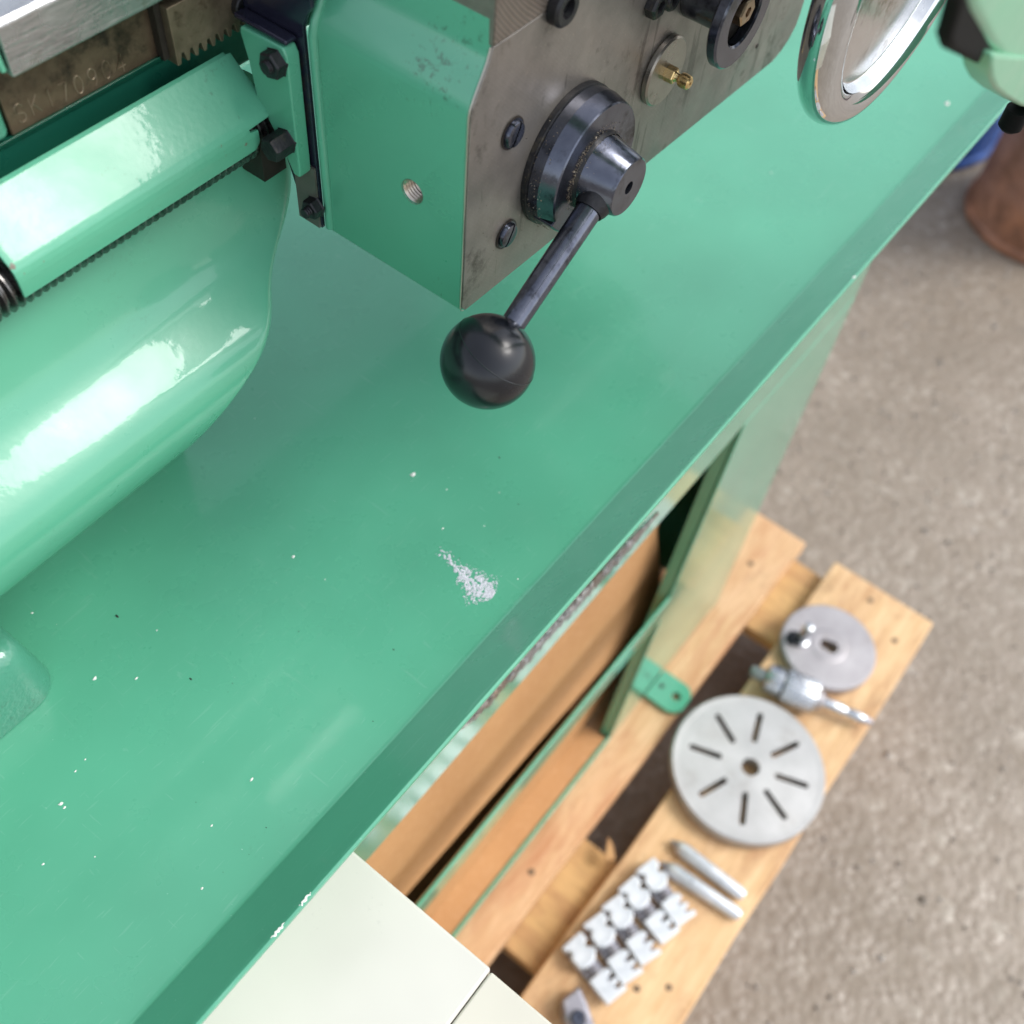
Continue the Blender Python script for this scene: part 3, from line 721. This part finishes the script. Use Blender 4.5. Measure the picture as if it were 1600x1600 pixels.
# ---- hex bolts, clamp flange and black cover plate on the end of the apron
def hexbolt(c, axis, r, h, stud=0, name='hex_bolt', parent=lathe):
    c = Vector(c); ax = Vector(axis).normalized()
    o = B().lathe([(r*1.12, -.0006), (r*1.12, .0), (r, .0001), (r, h*.86), (r*.9, h)], c, axis, 6).make(name, GRUB, parent, smooth=20, bevel=.0003)
    if stud:
        pr = [(r*.52, h*.9)]; k = 0
        while k < stud: pr += [(r*.52, h+k), (r*.45, h+k+.0005)]; k += .0010
        pr += [(r*.36, h+stud)]
        B().lathe(pr, c, axis, 20).make('stud_end', GRUB, o, smooth=20)
    return o
XB = .2360
pl = [P(514,356,x=XB), P(485,262,x=XB), (XB,.2595,.20), (XB,.2595,.2335), P(515,-10,x=XB)+Vector((0,0,.002)), (XB,.2500,.262), (XB,.30,.262), (XB,.30,.2350), (XB,.2700,.140), (XB,.2620,.1385)]
pl = [(XB,.2556,.1385), (XB,.2556,.2262), (XB,.2536,.2310), (XB,.2506,.2350), (XB,.2506,.262), (XB,.285,.262), (XB,.285,.2100), (XB,.2680,.150), (XB,.2680,.1385)]
BLUEB = metal('glossy_blue_black', (.012,.013,.028), (.025,.026,.045), .2, .3, 60, (.05,.045,.03), .1)
B().prism(pl, (.0018, 0, 0)).make('cover_plate', BLUEB, lathe, bevel=.0004)
box('lower_shim', (XB-.0012, .2560, .1392), (XB-.0002, .2672, .168), metal('grey_shim', (.10,.095,.08), (.16,.15,.13), .5, .4), lathe)
xf0, xf1 = .2290, .2352
fl = [(.2582,.1660), (.2575,.1680), (.2575,.2165), (.2592,.2198), (.2800,.2192), (.2806,.2170), (.2780,.2060), (.2765,.192), (.2680,.180), (.2612,.1662)]
B().prism([(xf0, y, z) for y, z in fl], (xf1-xf0, 0, 0)).make('clamp_flange', G_APRON, lathe, bevel=.0009, segs=3, label='green flange plate with a hex bolt in it')
def hx(px, py, xx, *a, **k): 
    q = P(px, py, x=xx); hexbolt((xx, q.y, q.z), (-1,0,0), *a, **k)
hx(432, 97, xf0, .0052, .0042, .0016)
hx(447, 219, xf0, .0050, .0090)
hx(493, 322, XB-.0012, .0044, .0040, .0026)
box('cover_fold', (.2300, .2585, .2202), (.2357, .2840, .2222), BLUEB, lathe, bevel=.0009, segs=3)
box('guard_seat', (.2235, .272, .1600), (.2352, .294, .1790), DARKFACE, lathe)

# ---- chrome handwheel on the apron
HW = Vector((.4163, .124, .2434)); R = .0722
pr = [(.0, .030), (.012, .030), (.0145, .026), (.016, .014), (.019, .0075), (.0195, .0075), (.021, .0075), (.030, .0075), (.050, .0075), (.0540, .0075), (.0549, .0075)]
rim = []
for i in range(25):
    a_ = radians(150-i*300/24)
    rim.append((R-.0080+.0080*cos(a_), .0068+.0082*sin(a_)))
hw = B().lathe([(max(r, .0001), h) for r, h in pr]+[(.0552, .0076), (.0556, .0080)], HW, (0,-1,0), 96, cap0=False, cap1=False).make('handwheel', CHROME2, lathe, smooth=60, label='dished chrome handwheel')
B().lathe(rim, HW, (0,-1,0), 128, cap0=False, cap1=False).make('handwheel_rim', CHROME, hw, smooth=60)
B().lathe([(.0576, .0122), (.0567, .0105), (.0555, .0079)], HW, (0,-1,0), 96, cap0=False, cap1=False).make('turned_lip', BRIGHT, hw)
B().lathe([(.013, .0005), (.0155, .004), (.0155, .0475), (.0165, .052), (.0165, .0605)], HW+Vector((.002,-.0,0)), (0,1,0), 48).make('handwheel_boss', G_ROUGH, lathe, bevel=.0008)

# ---- cross slide end casting, close to the lens and out of focus
tb = lathe; yt = .050; K = yt/.12
def pp(L, y): return [P(px, py, y=y) for px, py in L]
B().prism(pp([(1512,-45),(1516,0),(1522,22),(1536,48),(1550,75),(1566,95),(1590,107),(1625,112),(1720,104),(1720,-45)], yt), (0,.018*K,0)).make('slide_casting', G_PALE, tb, bevel=.008*K, segs=5)
B().prism(pp([(1555,84),(1549,100),(1551,124),(1558,140),(1572,152),(1600,168),(1640,176),(1700,170),(1700,100)], yt-.004*K), (0,.022*K,0)).make('casting_boss', G_PALE, tb, bevel=.007*K, segs=4)
B().prism(pp([(1546,86),(1540,98),(1546,118),(1560,120),(1570,96)], yt+.008*K), (0,.012*K,0)).make('casting_rib', G_PALE, tb, bevel=.003*K, segs=3)
B().prism(pp([(1500,-30),(1499,14),(1484,66),(1489,82),(1560,114),(1590,60),(1570,-30)], yt+.003*K), (0,.010*K,0)).make('black_bearing_block', MATTE, tb, bevel=.004*K, segs=3)
q = P(1592,170,y=yt+.010*K); B().lathe([(.011*K, 0), (.011*K, .018*K), (.008*K, .021*K)], q, (0,0,-1), 24).make('black_foot', MATTE, tb)
box('cross_slide', (.262, .056, .326), (.305, .40, .338), G_PALE, lathe, bevel=.002)
box('slide_saddle', (.262, .20, .2857), (.36, .38, .3258), G_PALE, lathe, bevel=.002)

# ================================================================== ACCESSORIES on the pallet
# slotted faceplate
fc = (.5406, .004); Rf = .0835; TH = .016
fp_ = tag(B().lathe([(Rf-.001, 0), (Rf, .001), (Rf, TH-.0015), (Rf-.0015, TH), (Rf-.007, TH), (Rf-.0078, TH-.0004)], (fc[0], fc[1], PZ+.0005+.004), (0,0,1), 128).make('faceplate', SILVER_T, None),
          'large round grey faceplate with eight slots lying on the pallet plank', 'faceplate')
tools = [B().lathe([(.0100, -.03), (.0100, .06)], (fc[0]+.001, fc[1]-.0025, PZ), (0,0,1), 40).make('t', DARK)]
def slot(a_, r0=.029, r1=.066, wd=.0034):
    d = Vector((cos(a_), sin(a_), 0)); s_ = Vector((-sin(a_), cos(a_), 0)); c = Vector((fc[0], fc[1], PZ-.02)); pts = []
    for i in range(9): t = radians(-90+i*22.5); pts.append(c+d*(r1-wd+wd*cos(t))+s_*wd*sin(t))
    for i in range(9): t = radians(90+i*22.5); pts.append(c+d*(r0+wd+wd*cos(t))+s_*wd*sin(t))
    return B().prism(pts, (0,0,.06)).make('t', DARK)
# slot directions measured on the plate
ends = [((1120,1118),(1146,1158)), ((1187,1112),(1181,1157)), ((1250,1160),(1212,1178)), ((1218,1215),(1270,1230)), ((1201,1240),(1231,1287)), ((1166,1243),(1158,1290)), ((1135,1220),(1093,1240)), ((1127,1184),(1079,1165))]
for i in range(8):
    (a1_, b1_) = ends[i]; m_ = (P(*a1_, z=PZ+.02)+P(*b1_, z=PZ+.02))/2
    tools.append(slot(math.atan2(m_.y-fc[1], m_.x-fc[0])))
cut(fp_, *tools)
# catch plate with driving pin
kx, ky, Rk = .7305, .0057, .0555
cp = root('catch_plate', 'smaller round grey catch plate with a bright driving pin, near the pallet corner', 'catch plate', (kx, ky, PZ))
cd = B().lathe([(Rk-.002, 0), (Rk, .002), (Rk, .0135), (Rk-.002, .015), (.022, .015), (.020, .016), (.0195, .0162)], (kx, ky, PZ+.0005), (0,0,1), 96).make('plate_disc', SILVER2_T, cp)
t1 = B().lathe([(.0078, -.03), (.0078, .06)], (kx+.0, ky-.0035, PZ), (0,0,1), 36).make('t', DARK); t2 = B().lathe([(.0065, -.03), (.0065, .06)], (kx-.001, ky+.004, PZ), (0,0,1), 36).make('t', DARK)
cut(cd, t1, t2)
pc = P(1252,1000,z=PZ+.016)
B().lathe([(.0088, 0), (.0088, .002), (.0062, .003), (.0062, .030), (.0050, .033), (.0025, .034)], pc, (0,0,1), 28).make('driving_pin', BRIGHT, cp)
B().lathe([(.0105, .0), (.0105, .0035), (.009, .004)], pc+Vector((-.004,.007,-.0005)), (0,0,1), 6).make('pin_shadow', GRUB, cp)  # dark disc added where the pin's shadow falls on the plate
# drill chuck with centre drill
ch = root('drill_chuck', 'bright drill chuck holding a stepped centre drill, lying beside the faceplate', 'drill chuck', (.655, .01, PZ))
A_ = P(1172,1049,z=PZ+.02); E_ = P(1363,1131,z=PZ+.013); ad = (E_-A_).normalized(); LL = (E_-A_).length
A_ = Vector((A_.x, A_.y, PZ+.0225)); E_ = Vector((E_.x, E_.y, PZ+.0150)); ad = (E_-A_).normalized()
B().lathe([(.0060, 0), (.0072, .002), (.0082, .020)], A_, ad, 32).make('arbor', metal('dull_arbor', (.22,.25,.24), (.34,.36,.36), .4, .8), ch)
B().lathe([(.0110, .016), (.0155, .019), (.0172, .024), (.0172, .036), (.0150, .038)], A_, ad, 48).make('chuck_collar', BRIGHT, ch)
B().lathe([(.0168, .0355), (.0168, .0400)], A_, ad, 40, cap0=False, cap1=False).make('chuck_groove', MATTE, ch)
flut = lambda a_, h: 1-.035*(.5+.5*cos(a_*26))
B().lathe([(.0150, .037), (.0195, .039), (.0200, .041), (.0200, .073), (.0190, .076), (.0145, .079)], A_, ad, 208, fn=flut).make('chuck_sleeve', BRIGHT, ch)
B().lathe([(.0125, .078), (.0115, .082), (.0070, .087)], A_, ad, 40).make('chuck_nose', SILVER2, ch)
B().lathe([(.0058, .084), (.0062, .086), (.0062, .109), (.0050, .112), (.0050, .116), (.0060, .119), (.0060, LL-.014), (.0048, LL-.010)], A_, ad, 32).make('centre_drill', BRIGHT, ch)
B().lathe([(.0048, LL-.0102), (.0040, LL-.004), (.0012, LL)], A_, ad, 24).make('drill_tip', JAWD, ch)
# two lathe centres
def centre(p0, p1, lab):
    a_ = P(*p0, z=PZ+.008); b_ = P(*p1, z=PZ+.008); a_.z = b_.z = PZ+.0080; d = (b_-a_).normalized(); L = (b_-a_).length
    o = root('lathe_centre', lab, 'lathe centre', a_, 'lathe centres lying on the plank')
    B().lathe([(.0003, 0), (.0055, .0105)], a_, d, 32, cap0=False).make('centre_point', JAWD, o)
    B().lathe([(.0055, .0105), (.0062, .0115), (.0078, .018), (.0066, L-.005), (.0052, L), ], a_, d, 40, cap0=False).make('centre_shank', JAW, o)
centre((1046,1312), (1162,1400), 'bright pointed lathe centre nearer the faceplate, the upper one of the pair')
centre((1030,1346), (1156,1431), 'bright pointed lathe centre between its twin and the stepped chuck jaws')
# five stepped chuck jaws
z5 = lambda a_, b_: (850+a_/4.571, 1300+b_/4.571)
def jaw(p0, p1, lab, first=[None]):
    a_ = P(*z5(*p0), z=PZ+.014); b_ = P(*z5(*p1), z=PZ+.014); m_ = (a_+b_)/2; d = b_-a_
    if first[0] is None:
        o = root('chuck_jaw', lab, 'chuck jaw', (0,0,0), 'stepped chuck jaws laid side by side')
        L = .030
        def pr(pts, z0, h, nm, mat): return B().prism([(x, y, z0) for x, y in pts], (0,0,h)).make(nm, mat, o, bevel=.0012, segs=2)
        pr([(-.028,-.0100),(.028,-.0100),(.028,.0100),(-.028,.0100)], .0, .008, 'jaw_slide', JAWD)
        # stepped head: notched block
        pr([(-.033,-.0120),(-.028,-.0120),(-.026,-.0085),(-.022,-.0085),(-.020,-.0120),(-.008,-.0120),(-.004,-.006),(-.004,.004),(-.007,.0085),(-.011,.0120),(-.0160,.0120),(-.0175,.0080),(-.0220,.0075),(-.0235,.0125),(-.033,.0125)], .0081, .0120, 'jaw_head', JAW)
        pr([(.006,-.0120),(.020,-.0125),(.033,-.0120),(.034,.0125),(.0285,.0125),(.0275,.0040),(.0240,.0040),(.0235,.0115),(.0185,.0115),(.0180,.0035),(.0145,.0035),(.0140,.0110),(.008,.0105),(.006,.006)], .0081, .0095, 'jaw_step', JAW)
        b = B()
        for k in range(3): b.lathe([(.0082, -.0011), (.0082, .0011)], (-.0030+k*.0036, .001, .0086), (1,0,0), 20)
        b.make('screw_thread', JAWD, o)
        first[0] = o
    else:
        o = first[0].copy(); C.collection.objects.link(o); o['label'] = lab
        for c_ in list(first[0].children):
            k = c_.copy(); C.collection.objects.link(k); k.parent = o
    o.location = (m_.x, m_.y, PZ+.0005); o.rotation_euler = (0, 0, math.atan2(d.y, d.x)+random.uniform(-.07, .07)); return o
jaw((740,270), (985,600), 'stepped chuck jaw next to the lathe centres, first of the row')
jaw((612,385), (870,735), 'second stepped chuck jaw counting from the lathe centres')
jaw((485,515), (745,890), 'middle jaw of the row of five stepped chuck jaws')
jaw((357,655), (612,1015), 'fourth stepped chuck jaw, second from the grey tool block')
jaw((222,795), (485,1160), 'stepped chuck jaw beside the grey tool block, last of the row')
# grey tool block
gb = root('tool_block', 'worn grey steel tool block on the plank beside the cream box', 'tool block', (.235, .01, PZ))
zt = PZ+.024
top = [P(876,1562,z=zt), P(905,1538,z=zt), P(918,1566,z=zt), P(932,1606,z=zt), P(905,1620,z=zt), P(880,1590,z=zt)]
B().prism(top, (0,0,-.0235)).make('block_body', metal('worn_grey_tool_steel', (.27,.26,.29), (.42,.41,.45), .4, .8, 60, (.08,.08,.09), .3), gb, bevel=.004, segs=3)
q = P(903,1592,z=zt); B().lathe([(.0075, -.004), (.0075, .003), (.0060, .005), (.0030, .005), (.0030, .001)], q, (0,0,1), 28).make('block_screw', BLACK, gb)
